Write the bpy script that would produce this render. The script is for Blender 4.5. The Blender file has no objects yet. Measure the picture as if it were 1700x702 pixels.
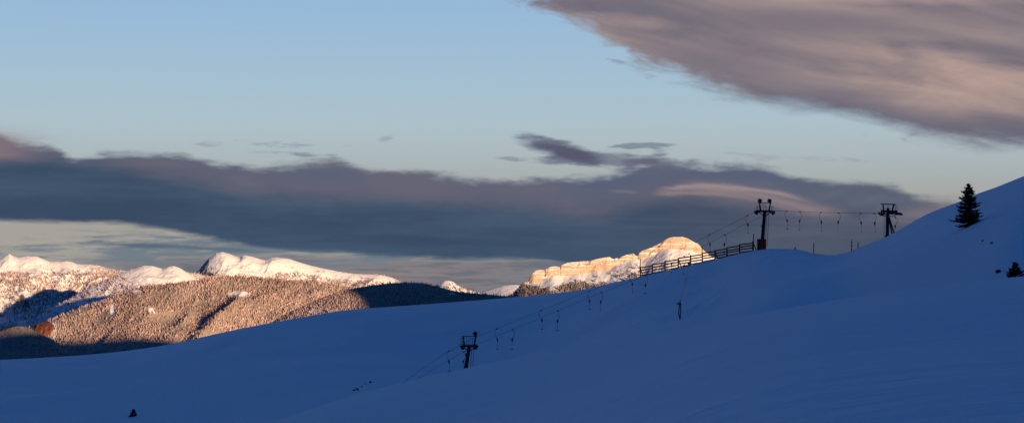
import bpy, bmesh, math, random
import numpy as np
from mathutils import Vector, Matrix
rnd = random.Random(7)
rng = np.random.default_rng(11)
SC = bpy.context.scene
COL = SC.collection
PI = math.pi

# ------------------------------------------------------------------ survey numbers
F = 3300.0                       # focal length of the photograph in its own pixels (1700 wide)
HOR = 450.0                      # row of the true horizon
PITCH = math.atan((HOR - 351.0) / F)
CP, SP = math.cos(PITCH), math.sin(PITCH)
SUN_AZ, SUN_EL = math.radians(145), math.radians(5.6)   # azimuth clockwise from the view direction


def sight(px, py):
    """azimuth and elevation (radians) of a surveyed bearing"""
    x = (np.asarray(px, float) - 850) / F
    y = (351 - np.asarray(py, float)) / F
    dy = CP - y * SP
    dz = SP + y * CP
    return np.arctan2(x, dy), np.arctan2(dz, np.hypot(x, dy))


def world(px, py, dist):
    """point at a horizontal distance along a bearing (camera is the origin)"""
    a, e = sight(px, py)
    return Vector((float(dist * math.sin(a)), float(dist * math.cos(a)), float(dist * math.tan(e))))


def px_az(px):
    return np.arctan((np.asarray(px, float) - 850) / F * CP)


def tan_el(px, py):
    return np.tan(sight(px, py)[1])


def curve(pts):
    xs = [p[0] for p in pts]
    ys = [p[1] for p in pts]
    return lambda q: np.interp(q, xs, ys)


def smooth_curve(pts, q):
    """monotone-ish cubic through control points"""
    xs = np.array([p[0] for p in pts], float)
    ys = np.array([p[1] for p in pts], float)
    h = np.diff(xs)
    d = np.diff(ys) / h
    m = np.zeros(len(xs))
    m[1:-1] = np.where(d[:-1] * d[1:] > 0, 2 * d[:-1] * d[1:] / (d[:-1] + d[1:] + 1e-12), 0)
    m[0], m[-1] = d[0], d[-1]
    q = np.asarray(q, float)
    qc = np.clip(q, xs[0], xs[-1])
    k = np.clip(np.searchsorted(xs, qc) - 1, 0, len(xs) - 2)
    t = (qc - xs[k]) / h[k]
    return ((2*t**3 - 3*t**2 + 1) * ys[k] + (t**3 - 2*t**2 + t) * h[k] * m[k]
            + (-2*t**3 + 3*t**2) * ys[k+1] + (t**3 - t**2) * h[k] * m[k+1])


# ------------------------------------------------------------------ value noise
_T = rng.random((256, 256)).astype(np.float64)


def vnoise(x, y):
    x = np.asarray(x, float); y = np.asarray(y, float)
    xi = np.floor(x).astype(int); yi = np.floor(y).astype(int)
    fx = x - xi; fy = y - yi
    fx = fx * fx * (3 - 2 * fx); fy = fy * fy * (3 - 2 * fy)
    a = _T[xi & 255, yi & 255]; b = _T[(xi + 1) & 255, yi & 255]
    c = _T[xi & 255, (yi + 1) & 255]; d = _T[(xi + 1) & 255, (yi + 1) & 255]
    return (a * (1 - fx) + b * fx) * (1 - fy) + (c * (1 - fx) + d * fx) * fy


def fbm(x, y, o=4, g=.5):
    s = 0; a = 1; n = 0
    for k in range(o):
        s = s + a * (vnoise(x * 2**k + 17.3 * k, y * 2**k + 9.1 * k) - .5); n += a; a *= g
    return s / n * 2


def ridged(x, y, o=4):
    s = 0; a = 1; n = 0
    for k in range(o):
        v = 1 - np.abs(2 * vnoise(x * 2**k + 31.7 * k, y * 2**k + 5.3 * k) - 1)
        s = s + a * v * v; n += a; a *= .5
    return s / n


def sstep(a, b, x):
    t = np.clip((np.asarray(x, float) - a) / (b - a), 0, 1)
    return t * t * (3 - 2 * t)


# ------------------------------------------------------------------ object helpers
def mesh_obj(name, verts, faces, mat=None, parent=None, smooth=False):
    me = bpy.data.meshes.new(name)
    verts = np.asarray(verts, np.float32); faces = np.asarray(faces, np.int32)
    k = faces.shape[1]
    me.vertices.add(len(verts)); me.vertices.foreach_set('co', verts.ravel())
    me.loops.add(faces.size); me.loops.foreach_set('vertex_index', faces.ravel())
    me.polygons.add(len(faces)); me.polygons.foreach_set('loop_start', np.arange(0, faces.size, k, dtype=np.int32))
    if smooth:
        me.polygons.foreach_set('use_smooth', np.ones(len(faces), bool))
    me.update(calc_edges=True)
    o = bpy.data.objects.new(name, me)
    if mat: me.materials.append(mat)
    COL.objects.link(o)
    if parent: o.parent = parent
    return o


def grid_faces(n, m, wrap=False):
    i = np.arange(n if wrap else n - 1)[:, None]; j = np.arange(m - 1)[None, :]
    a = i * m + j; b = ((i + 1) % n) * m + j
    return np.stack([a, a + 1, b + 1, b], -1).reshape(-1, 4)


def tag(o, label=None, cat=None, group=None, kind=None):
    if label: o['label'] = label
    if cat: o['category'] = cat
    if group: o['group'] = group
    if kind: o['kind'] = kind
    return o


def empty(name, loc, rz=0.0):
    o = bpy.data.objects.new(name, None); COL.objects.link(o)
    o.empty_display_size = .5
    o.location = loc; o.rotation_euler = (0, 0, rz)
    return o


def link(name, bm, mat, parent=None, smooth=False, bevel=0.0):
    bmesh.ops.recalc_face_normals(bm, faces=bm.faces)
    me = bpy.data.meshes.new(name); bm.to_mesh(me); bm.free()
    if smooth:
        for p in me.polygons: p.use_smooth = True
    me.materials.append(mat)
    o = bpy.data.objects.new(name, me); COL.objects.link(o)
    if parent: o.parent = parent
    if bevel:
        b = o.modifiers.new('bevel', 'BEVEL'); b.width = bevel; b.segments = 2
    return o


def frame_of(d):
    d = d.normalized()
    up = Vector((0, 0, 1)) if abs(d.z) < .95 else Vector((0, 1, 0))
    x = d.cross(up).normalized(); y = x.cross(d).normalized()
    return x, y


def beam(bm, p, q, w, h=None):
    p, q = Vector(p), Vector(q); h = h or w
    x, y = frame_of(q - p); vs = []
    for e in (p, q):
        for sx, sy in ((-1, -1), (1, -1), (1, 1), (-1, 1)):
            vs.append(bm.verts.new(e + x * sx * w / 2 + y * sy * h / 2))
    for f in ((0, 1, 2, 3), (7, 6, 5, 4), (0, 4, 5, 1), (1, 5, 6, 2), (2, 6, 7, 3), (3, 7, 4, 0)):
        bm.faces.new([vs[k] for k in f])


def tube(bm, pts, r, n=8, r2=None):
    pts = [Vector(p) for p in pts]; rings = []
    for k, p in enumerate(pts):
        d = (pts[min(k + 1, len(pts) - 1)] - pts[max(k - 1, 0)])
        x, y = frame_of(d)
        rr = r if r2 is None else r + (r2 - r) * k / (len(pts) - 1)
        rings.append([bm.verts.new(p + x * rr * math.cos(2 * PI * j / n) + y * rr * math.sin(2 * PI * j / n)) for j in range(n)])
    for a, b in zip(rings, rings[1:]):
        for j in range(n):
            bm.faces.new((a[j], a[(j + 1) % n], b[(j + 1) % n], b[j]))
    bm.faces.new(rings[0][::-1]); bm.faces.new(rings[-1])


def box(bm, c, s, rot=None):
    c = Vector(c); vs = []
    for sx in (-1, 1):
        for sy in (-1, 1):
            for sz in (-1, 1):
                v = Vector((sx * s[0] / 2, sy * s[1] / 2, sz * s[2] / 2))
                if rot: v = rot @ v
                vs.append(bm.verts.new(c + v))
    for f in ((0, 1, 3, 2), (4, 6, 7, 5), (0, 4, 5, 1), (2, 3, 7, 6), (0, 2, 6, 4), (1, 5, 7, 3)):
        bm.faces.new([vs[k] for k in f])


def copy_tree(o, parent=None):
    c = o.copy(); COL.objects.link(c); c.parent = parent
    for ch in list(o.children): copy_tree(ch, c)
    return c


# ------------------------------------------------------------------ materials
class S:
    """tiny wrapper so that node maths reads like maths"""
    tree = None

    def __init__(self, s): self.s = s

    @staticmethod
    def put(inp, v):
        if isinstance(v, S): S.tree.links.new(v.s, inp)
        else: inp.default_value = v

    @staticmethod
    def m(op, *a, clamp=False):
        n = S.tree.nodes.new('ShaderNodeMath'); n.operation = op; n.use_clamp = clamp
        for k, v in enumerate(a): S.put(n.inputs[k], v)
        return S(n.outputs[0])

    def __add__(s, o): return S.m('ADD', s, o)
    __radd__ = __add__
    def __sub__(s, o): return S.m('SUBTRACT', s, o)
    def __rsub__(s, o): return S.m('SUBTRACT', o, s)
    def __mul__(s, o): return S.m('MULTIPLY', s, o)
    __rmul__ = __mul__
    def __truediv__(s, o): return S.m('DIVIDE', s, o)


def ss(a, b, x):
    n = S.tree.nodes.new('ShaderNodeMapRange'); n.interpolation_type = 'SMOOTHSTEP'
    S.put(n.inputs['Value'], x); S.put(n.inputs['From Min'], a); S.put(n.inputs['From Max'], b)
    return S(n.outputs['Result'])


def noise(vec, scale, detail=4, rough=.55, dist=0.0):
    n = S.tree.nodes.new('ShaderNodeTexNoise')
    S.put(n.inputs['Vector'], vec); n.inputs['Scale'].default_value = scale
    n.inputs['Detail'].default_value = detail; n.inputs['Roughness'].default_value = rough
    n.inputs['Distortion'].default_value = dist
    return S(n.outputs[0])


def comb(x, y, z):
    n = S.tree.nodes.new('ShaderNodeCombineXYZ')
    for k, v in enumerate((x, y, z)): S.put(n.inputs[k], v)
    return S(n.outputs[0])


def sep(v):
    n = S.tree.nodes.new('ShaderNodeSeparateXYZ'); S.put(n.inputs[0], v)
    return [S(o) for o in n.outputs]


def mix(f, a, b):
    n = S.tree.nodes.new('ShaderNodeMix'); n.data_type = 'RGBA'
    S.put(n.inputs[0], f)
    for k, v in ((6, a), (7, b)):
        if isinstance(v, S): S.tree.links.new(v.s, n.inputs[k])
        else: n.inputs[k].default_value = (*v[:3], 1)
    return S(n.outputs[2])


def lin(r, g, b, k=1.0):
    f = lambda c: (c / 255 / 12.92 if c / 255 <= .04045 else ((c / 255 + .055) / 1.055) ** 2.4) * k
    return (f(r), f(g), f(b))


def new_mat(name, rough=.6, metal=0.0):
    m = bpy.data.materials.new(name); m.use_nodes = True
    S.tree = m.node_tree
    b = m.node_tree.nodes['Principled BSDF']
    b.inputs['Roughness'].default_value = rough; b.inputs['Metallic'].default_value = metal
    b.inputs['Specular IOR Level'].default_value = .3
    g = m.node_tree.nodes.new('ShaderNodeNewGeometry')
    return m, b, S(g.outputs['Position']), S(g.outputs['Normal'])


def bump(b, h, strength, dist):
    n = S.tree.nodes.new('ShaderNodeBump'); n.inputs['Strength'].default_value = strength
    n.inputs['Distance'].default_value = dist
    S.put(n.inputs['Height'], h); S.tree.links.new(n.outputs[0], b.inputs['Normal'])


def simple(name, c, rough=.6, metal=0.0, var=.25, scale=3.0):
    m, b, P, N = new_mat(name, rough, metal)
    n = noise(P, scale, 4)
    S.put(b.inputs['Base Color'], mix(n, tuple(v * (1 - var) for v in c), tuple(v * (1 + var) for v in c)))
    return m


# near snow
M_SNOW, b, P, N = new_mat('snow', .75)
b.inputs['Specular IOR Level'].default_value = .15
S.put(b.inputs['Base Color'], mix(noise(P, .05, 3), (.76, .80, .86), (.82, .85, .90)))
h = noise(comb(sep(P)[0] * .5, sep(P)[1] * 1.2, sep(P)[2]), .30, 7, .62) * .55 + noise(P, 5.0, 3) * .04
bump(b, h, .6, .7)

# far snow and rock (rock shows where the face is steep)
def mountain_mat(name, rock_a, rock_b, lo, hi, strata=0.0, scrub=.0):
    m, b, P, N = new_mat(name, .8)
    x, y, z = sep(P); nx, ny, nz = sep(N)
    big = noise(P, .012, 5, .6); fine = noise(P, .07, 5, .65)
    steep = ss(hi, lo, nz + (fine - .5) * .28 + (big - .5) * .18)
    if strata:
        band = noise(comb(x * .004, y * .004, z * .13 + big * 3.0), 1.0, 5, .75)
        ledge = ss(.50, .58, band)
        steep = steep * (1 - ledge * strata)
    rock = mix(noise(comb(x * .02, y * .02, z * .09), 1.0, 5, .6), rock_a, rock_b)
    crack = ss(.60, .68, noise(comb(x * .05, y * .05, z * .018 + fine), 1.0, 4, .7))
    rock = mix(crack * .6, rock, tuple(v * .45 for v in rock_a))
    snow = mix(big, (.80, .81, .84), (.88, .88, .89))
    c = mix(steep, snow, rock)
    if scrub:
        sc = ss(.62, .70, noise(P, .11, 3, .7)) * ss(.45, .62, big) * scrub
        c = mix(sc, c, (.10, .085, .075))
    S.put(b.inputs['Base Color'], c)
    bump(b, fine * 1.1 + noise(P, .03, 4) * 2.2, .7, 2.5)
    return m

M_PEAK = mountain_mat('snow_and_grey_rock', (.10, .09, .09), (.24, .19, .165), .58, .74, scrub=.5)
M_MESA = mountain_mat('snow_and_ochre_limestone', (.34, .235, .165), (.60, .46, .35), .58, .80, strata=.75)
M_LOW, b, P, N = new_mat('snowy_forest_floor', .9)
_a = S.tree.nodes.new('ShaderNodeAttribute'); _a.attribute_name = 'clearing'
S.put(b.inputs['Base Color'], mix(S(_a.outputs['Fac']), mix(noise(P, .03, 5, .65), (.16, .125, .105), (.42, .37, .34)), (.84, .84, .86)))
bump(b, noise(P, .08, 5), .8, 4.0)
M_RUST, b, P, N = new_mat('rust_red_rock', .9)
S.put(b.inputs['Base Color'], mix(noise(P, .05, 6, .7), (.06, .025, .018), (.34, .11, .05)))
bump(b, noise(P, .12, 5), 1.0, 6.0)

def tree_mat(name, dark, frost, amount):
    m, b, P, N = new_mat(name, .85)
    a = S.tree.nodes.new('ShaderNodeAttribute'); a.attribute_name = 'frost'
    f = S(a.outputs['Fac'])
    k = noise(P, .006, 5, .65)
    t = S.m('ADD', f * .70 + (k - .5) * 1.9 + (noise(P, .6, 2) - .5) * .5, amount, clamp=True)
    S.put(b.inputs['Base Color'], mix(t, dark, frost))
    return m

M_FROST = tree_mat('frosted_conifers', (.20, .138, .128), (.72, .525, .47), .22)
M_DARKF = tree_mat('dark_conifers', (.055, .060, .070), (.20, .20, .22), -.02)
M_BROWNF = tree_mat('bare_brown_wood', (.10, .078, .075), (.48, .41, .38), .05)
M_LARCH = tree_mat('rusty_larches', (.12, .035, .02), (.40, .15, .09), .2)

M_STEEL = simple('weathered_dark_steel', (.028, .027, .032), .55, .2)
M_STEEL2 = simple('galvanised_grey_steel', (.06, .06, .068), .5, .4)
M_ROPE = simple('steel_cable', (.03, .03, .035), .5, .4)
M_WOOD = simple('weathered_dark_timber', (.030, .022, .018), .85, 0, .35, 8)
M_PAD = simple('faded_orange_red_padding', (.70, .035, .004), .7, 0, .2, 2)
M_NEEDLE = simple('spruce_needles', (.020, .030, .020), .8, 0, .4, 3)
M_BARK = simple('spruce_bark', (.035, .026, .02), .9, 0, .3, 6)
M_ROCK = simple('dark_wet_rock', (.035, .033, .035), .8, 0, .4, 4)
M_LENS = simple('lamp_glass', (.10, .10, .12), .15, 0, .1)

# ------------------------------------------------------------------ near snowfields: one polar sheet round the camera
NEARC = [(-900, 1150), (0, 900), (300, 766), (450, 703), (560, 664), (700, 627), (772, 611), (942, 577), (1060, 557), (1101, 549),
         (1330, 507), (1500, 481), (1700, 458), (1900, 440), (2600, 420)]
MAINC = [(-900, 640), (-300, 606), (0, 597), (150, 588), (260, 575), (400, 545), (500, 527), (583, 514), (680, 507), (850, 493.5),
         (950, 483), (1053, 461), (1110, 448), (1180, 432), (1251, 416), (1279, 412.5), (1310, 412.5), (1333, 415), (1351, 420), (1381, 422.5),
         (1407, 418.5), (1425, 411), (1470, 393), (1488, 384), (1523, 364), (1540, 355), (1597, 333), (1625, 321),
         (1654, 311), (1700, 293), (1900, 225), (2600, 120)]
MAINR = [(-900, 640), (0, 600), (600, 520), (870, 470), (1063, 405), (1180, 385), (1265, 364), (1380, 372), (1480, 352), (1600, 330), (1700, 315), (2600, 300)]
NEARR = [(-900, 70), (450, 85), (800, 105), (1200, 120), (1700, 115), (2600, 110)]
DROP = [(-900, 95), (0, 115), (400, 125), (775, 136), (1000, 80), (1110, 62), (1265, 54), (1380, 60), (1500, 74), (1605, 88), (1700, 100), (2600, 130)]
D3 = [(-900, .52), (400, .56), (775, .665), (1000, .74), (1265, .82), (1500, .78), (1700, .76), (2600, .75)]

az_front = np.arange(-18.0, 18.0, .035)
az_side = np.concatenate([np.arange(18.0, 60, 1.2), np.arange(60, 300, 2.5), np.arange(300, 342, 1.2)])
AZ = np.radians(np.concatenate([az_front, az_side]))
azw = np.where(AZ > PI, AZ - 2 * PI, AZ)
PXC = 850 + F / CP * np.tan(np.clip(azw, -math.radians(27), math.radians(27)))
RR = np.concatenate([[0.0, .6, 1.5], np.arange(3, 60, 2.2), np.arange(60, 140, 1.6), np.arange(140, 700, 2.4),
                     np.geomspace(702, 2600, 60), np.geomspace(2700, 45000, 24)])
zt = lambda py, r: tan_el(PXC, py) * r
yN, yM = smooth_curve(NEARC, PXC), smooth_curve(MAINC, PXC)
rN, rM = smooth_curve(NEARR, PXC), smooth_curve(MAINR, PXC)
dr, f3 = smooth_curve(DROP, PXC), smooth_curve(D3, PXC)
r3 = rM * f3
z3 = zt(yM + dr, r3)
zN, zM = zt(yN, rN), zt(yM, rM)
rv = rN + (r3 - rN) * .45
zv = np.minimum(zt(yN, rv) - 3.0 - (z3 < zt(yN, r3)) * 3.5, z3 - 1.0)
zv2 = np.minimum(zt(yN, rv) - 1.2, z3 - 2.0)
wv = sstep(850, 1650, PXC); zv = zv * (1 - wv) + zv2 * wv
zl = zv + (zM - zv) * (r3 - rv) / (rM - rv)
wl = .75 * sstep(1150, 1300, PXC); z3 = z3 * (1 - wl) + zl * wl
wr = sstep(600, 1350, PXC)
# on the right the far slope rolls up steeply out of the hollow, then eases towards the skyline
wq = sstep(1150, 1420, PXC)
r3q = rM * .72; rvq = r3q - 48
r3 = r3 * (1 - wq) + r3q * wq; rv = rv * (1 - wq) + rvq * wq
z3 = z3 * (1 - wq) + zt(yM + .34 * (yN - yM), r3q) * wq
zv = zv * (1 - wq) + (zt(yN, rvq) - 3.2) * wq
kr = [np.zeros_like(PXC), rN * .5, rN * .8, rN, rv, r3, rM, rM + 70, rM + 500, np.full_like(PXC, 2600.0), np.full_like(PXC, 45000.0)]
kz = [np.full_like(PXC, -1.8), zN * .5 - 2.3 + 1.45 * wr, zN * .8 - .45 + .33 * wr, zN, zv, z3, zM, zM - 13, zM - 190, np.full_like(PXC, -420.0), np.full_like(PXC, -430.0)]
# smooth the columns a little so no creases run along the line of sight
def blur(a, n=15):
    k = np.hanning(n + 2)[1:-1]; k /= k.sum()
    m = len(az_front)
    p = np.concatenate([np.full(n, a[0]), a[:m], np.full(n, a[m - 1])])
    a = a.copy(); a[:m] = np.convolve(p, k, 'same')[n:-n]; return a
for k in (3, 4, 5, 7, 8):
    kz[k] = blur(kz[k], {4: 81, 5: 121}.get(k, 9)); kr[k] = blur(kr[k], 31)
kr, kz = np.array(kr), np.array(kz)
hh = np.diff(kr, axis=0); dd = np.diff(kz, axis=0) / hh
mm = np.zeros_like(kz)
w1, w2 = 2 * hh[1:] + hh[:-1], hh[1:] + 2 * hh[:-1]
same = dd[:-1] * dd[1:] > 0
mm[1:-1] = np.where(same, (w1 + w2) / (w1 / np.where(same, dd[:-1], 1) + w2 / np.where(same, dd[1:], 1)), 0)
mm[0] = dd[0]; mm[-1] = dd[-1]
mm[3] = kz[3] / kr[3]; mm[6] = kz[6] / kr[6]      # the crests are where the sight line grazes the snow
nC, nR = len(AZ), len(RR)
Z = np.zeros((nC, nR))
Rg = np.broadcast_to(RR, (nC, nR))
for k in range(len(kr) - 1):
    a, bb = kr[k][:, None], kr[k + 1][:, None]
    inside = (Rg >= a) & (Rg <= bb)
    t = np.clip((Rg - a) / (bb - a), 0, 1); H = bb - a
    v = ((2*t**3 - 3*t**2 + 1) * kz[k][:, None] + (t**3 - 2*t**2 + t) * H * mm[k][:, None]
         + (-2*t**3 + 3*t**2) * kz[k+1][:, None] + (t**3 - t**2) * H * mm[k+1][:, None])
    Z = np.where(inside, v, Z)
Xg = Rg * np.sin(AZ)[:, None]; Yg = Rg * np.cos(AZ)[:, None]
# the mountain behind the camera whose shade covers the snowfields
da = np.abs(((AZ - SUN_AZ + PI) % (2 * PI)) - PI)[:, None]
wb = sstep(1.75, .95, da)
back = -1.8 + 165 * sstep(20, 560, Rg) - 560 * sstep(700, 2600, Rg)
Z = Z * (1 - wb) + back * wb
# soft drifts, kept away from the crests
crest = np.minimum(np.clip(np.abs(Rg - rM[:, None]) / 50, .08, 1), np.clip(np.abs(Rg - rN[:, None]) / 80 - .15, .01, 1))
amp = crest * np.clip(Rg / 40, 0, 1) * (Rg < 900)
Z = Z + amp * (fbm(Xg / 48 + 3, Yg / 70 + 8, 3) * 1.5 + fbm(Xg / 13, Yg / 20 + Xg / 40, 3) * .34) + np.clip(Rg / 40, 0, 1) * (Rg < 900) * np.clip(crest * 3, .1, 1) * fbm(Xg / 6, Yg / 9, 3) * .035


def ground_hit(px, py, rmin=0.0, rmax=1e9):
    c = int(np.argmin(np.abs(PXC[:len(az_front)] - px)))
    t = math.tan(float(sight(px, py)[1]))
    over = (Z[c] >= t * RR) & (RR > rmin) & (RR < rmax)
    k = int(np.argmax(over)) if over.any() else int(np.argmin(np.abs(RR - rM[c])))
    r = RR[k]
    return Vector((r * math.sin(AZ[c]), r * math.cos(AZ[c]), Z[c, k]))


def ground_z(x, y):
    a = math.atan2(x, y); r = math.hypot(x, y)
    c = int(np.argmin(np.abs(azw - a)))
    return float(np.interp(r, RR, Z[c]))


# ski tracks: shallow grooves worn into the sheet
def groove(pts, width, depth, rmin):
    global Z
    poly = [ground_hit(px, py, rmin) for px, py in pts]
    poly = [Vector((p.x, p.y)) for p in poly]
    sub = (Rg > 150) & (Rg < 420) & (Xg > -40) & (Xg < 90)
    xs, ys = Xg[sub], Yg[sub]; best = np.full(xs.shape, 1e9)
    for p, q in zip(poly, poly[1:]):
        d = q - p; L2 = max(d.length_squared, 1e-6)
        t = np.clip(((xs - p.x) * d.x + (ys - p.y) * d.y) / L2, 0, 1)
        best = np.minimum(best, np.hypot(xs - p.x - t * d.x, ys - p.y - t * d.y))
    g = -depth * np.exp(-(best / width) ** 2) + depth * .6 * np.exp(-((best - 2 * width) / width) ** 2)
    Z[sub] += g


groove([(1302, 417), (1265, 436), (1229, 457), (1200, 481), (1172, 503), (1135, 530)], .7, .13, 200)
groove([(1292, 417), (1255, 436), (1217, 460), (1186, 486), (1150, 515)], .45, .09, 200)
groove([(1085, 500), (1060, 512), (1010, 538), (957, 560)], .8, .06, 200)
groove([(1210, 430), (1150, 462), (1060, 500), (960, 540), (880, 565), (820, 585)], .9, .09, 200)
groove([(1240, 425), (1190, 450), (1140, 480), (1090, 510)], .6, .07, 200)
groove([(1160, 455), (1110, 482), (1060, 505)], .8, .07, 200)

V = np.stack([Xg, Yg, Z], -1).reshape(-1, 3)
FQ = grid_faces(nC, nR, wrap=True)[:, ::-1]
ground = mesh_obj('ground', V, FQ, M_SNOW, smooth=True)
tag(ground, kind='structure')

# ------------------------------------------------------------------ far ridges
def strip(name, crest, r0, mat, slope=.4, depth=900, rows=110, dpx=1.0, spur=30., lam=160., rough=1.2, cliff=None,
          x0=None, x1=None, toe=0.0, knob=1.0, blend=45., sharp=0.0):
    """a mountain side: crest line at distance r0, front face towards the valley, back face behind"""
    x0 = crest[0][0] if x0 is None else x0; x1 = crest[-1][0] if x1 is None else x1
    px = np.arange(x0, x1 + dpx, dpx)
    ycr = np.interp(px, [p[0] for p in crest], [p[1] for p in crest])
    rc = smooth_curve(r0, px) if isinstance(r0, list) else np.full(px.shape, float(r0))
    az = px_az(px)
    zc = tan_el(px, ycr) * rc
    xw = rc * np.sin(az)
    t = np.linspace(0, 1, rows)
    d = depth * t ** 1.35
    d = np.concatenate([-np.array([900., 420, 180, 70, 25, 8]), d])
    D = np.broadcast_to(d, (len(px), len(d)))
    X2 = np.broadcast_to(xw[:, None], D.shape)
    if cliff is None:
        fall = slope * D * (1 - .55 * np.exp(-np.abs(D) / 60))
        fall = np.where(D < 0, -.55 * D, fall)
    else:
        hc = np.interp(px, [p[0] for p in cliff], [p[1] for p in cliff])[:, None] * rc[:, None] / F
        butt = 11 * ridged(X2 / 95, D / 40 + 2, 2) + 3.5 * fbm(X2 / 24, D / 9 + 7, 3)
        d0 = 6 + butt; wdt = hc / 3.2 + 3
        u = np.clip((D - d0) / wdt, 0, 1)
        stepf = u + .035 * np.sin(u * 2 * PI * 4)
        fall = np.clip(D, 0, 20) * .12 + hc * stepf + np.clip(slope * (D - 34), 0, None)
        fall = np.where(D < 0, -.5 * D, fall)
    g = sstep(0, 220, np.abs(D))
    kn = int(2 * (55 / dpx) // 2 + 1); kw = np.hanning(kn + 2)[1:-1]; kw /= kw.sum()
    zs = np.convolve(np.pad(zc, kn // 2, mode='edge'), kw, 'valid')[:len(zc)]
    keep = np.exp(-np.clip(np.abs(D) - 6, 0, None) / blend)
    zz = zc[:, None] * keep + np.minimum(zs, zc + 12)[:, None] * (1 - keep) - fall
    if cliff is not None:
        kn2 = int(2 * (30 / dpx) // 2 + 1); kw2 = np.hanning(kn2 + 2)[1:-1]; kw2 /= kw2.sum()
        foot = np.convolve(np.pad(zc - hc[:, 0], kn2 // 2, mode='edge'), kw2, 'valid')[:len(zc)][:, None]
        lo = np.minimum(foot - slope * (D - 30) + 4 * fbm(X2 / 50, D / 70 + 3, 3), zc[:, None] - 1.5)
        step = 2.2 * np.sin(np.clip(D - d0, 0, None) * .9 + 5 * fbm(X2 / 90, D * 0 + 4, 2))
        cl = zc[:, None] - np.clip(D, 0, 20) * .12 - 3.0 * np.clip(D - d0, 0, None) - step * (D > d0)
        zz = np.where(D < 0, zc[:, None] + .5 * D, np.maximum(cl, lo))
    zz += g * 5 * sharp * (ridged(X2 / 55 - D / 120, D / 150 + 9, 3) - .5)
    zz += g * spur * (ridged(X2 / lam + D / lam * .45 + 5, D / (lam * 1.7) - X2 / lam * .25 + 3, 4) - .55)
    zz += rough * fbm(X2 / 22, D / 22, 4) * np.clip(.25 * knob + g * 3, 0, 1.6)
    r = rc[:, None] - D
    r = np.broadcast_to(r, D.shape)
    Xw = r * np.sin(az)[:, None] + fbm(D / 60, X2 / 60 + 40, 3) * 6 * g
    Yw = r * np.cos(az)[:, None]
    G = np.stack([Xw, Yw, zz], -1)
    o = mesh_obj(name, G.reshape(-1, 3), grid_faces(*D.shape), mat, smooth=True)
    tag(o, kind='structure')
    return G, px


def screen(P):
    x, y, z = P[..., 0], P[..., 1], P[..., 2]
    dpt = y * CP + z * SP
    return 850 + F * x / dpt, 351 - F * (z * CP - y * SP) / dpt


def wood(name, label, strips_masks, mat, count, hgt, cat='forest'):
    """a far-off wood: a great many small conifers, one mass"""
    Pts = []
    for G, mask, cnt in strips_masks:
        n, m, _ = G.shape
        need = cnt; tries = 0
        while need > 0 and tries < 12:
            tries += 1
            i = rng.random(cnt) * (n - 1.001); j = 6 + (m - 7.001) * rng.random(cnt) ** .8
            i0, j0 = i.astype(int), j.astype(int); fi, fj = (i - i0)[:, None], (j - j0)[:, None]
            Q = (G[i0, j0] * (1 - fi) + G[i0 + 1, j0] * fi) * (1 - fj) + (G[i0, j0 + 1] * (1 - fi) + G[i0 + 1, j0 + 1] * fi) * fj
            sx, sy = screen(Q)
            ok = rng.random(cnt) < mask(sx, sy, Q)
            Q = Q[ok][:need]; Pts.append(Q); need -= len(Q)
    Q = np.concatenate(Pts); n = len(Q)
    # two stacked five-sided cones per tree
    H = hgt * (.65 + .6 * rng.random(n)); W = H * (.17 + .07 * rng.random(n)); rot = rng.random(n) * 6.28
    k = 5; ang = np.arange(k) * 2 * PI / k
    V = np.zeros((n, 2 * (k + 1), 3))
    for tier, (zb, zt_, w) in enumerate(((.06, .72, 1.0), (.42, 1.0, .62))):
        for q in range(k):
            jit = .8 + .4 * rng.random(n)
            V[:, tier * (k + 1) + q, 0] = Q[:, 0] + W * w * jit * np.cos(ang[q] + rot + tier)
            V[:, tier * (k + 1) + q, 1] = Q[:, 1] + W * w * jit * np.sin(ang[q] + rot + tier)
            V[:, tier * (k + 1) + q, 2] = Q[:, 2] + H * zb - 1.0
        V[:, tier * (k + 1) + k] = Q; V[:, tier * (k + 1) + k, 2] += H * zt_ - 1.0
    tri = []
    for tier in range(2):
        o = tier * (k + 1)
        for q in range(k): tri.append((o + q, o + (q + 1) % k, o + k))
    tri = np.array(tri)[None] + (np.arange(n) * 2 * (k + 1))[:, None, None]
    ob = mesh_obj(name, V.reshape(-1, 3), tri.reshape(-1, 3), mat)
    at = ob.data.attributes.new('frost', 'FLOAT', 'POINT')
    f = rng.random(n)
    at.data.foreach_set('value', np.repeat(f, 2 * (k + 1)).astype(np.float32))
    tag(ob, label, cat, kind='stuff')
    return ob


C_SPUR = [(-320, 565), (-120, 560), (-20, 556), (5, 549), (20, 543), (36, 541), (52, 545), (62, 551), (85, 562), (105, 575), (130, 588), (190, 606), (260, 625)]
C_FOREST = [(-260, 640), (0, 572), (50, 544), (80, 532), (130, 511), (160, 503), (200, 488), (222, 479), (250, 474), (290, 470), (330, 466), (345, 460), (400, 459), (450, 463),
            (500, 466), (560, 473), (620, 482), (700, 500), (800, 530)]
C_KNOLL = [(20, 548), (70, 520), (120, 494), (150, 474), (180, 462), (205, 451), (222, 446), (239, 441), (252, 441), (269, 445.5), (279, 442), (288, 441), (299, 445), (308, 450.5), (322, 460), (334, 469), (360, 482), (420, 505)]
C_LEFT = [(-320, 440), (-150, 428), (-60, 436), (0, 429), (8, 424), (15, 421), (22, 425), (29, 427), (45, 425), (61, 425.5), (72, 430), (82, 434), (100, 434), (110, 433), (120, 435), (127, 438), (145, 439), (161, 440),
          (178, 445), (205, 449), (240, 450), (290, 450), (319, 453), (330, 455), (380, 470), (460, 500)]
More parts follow.
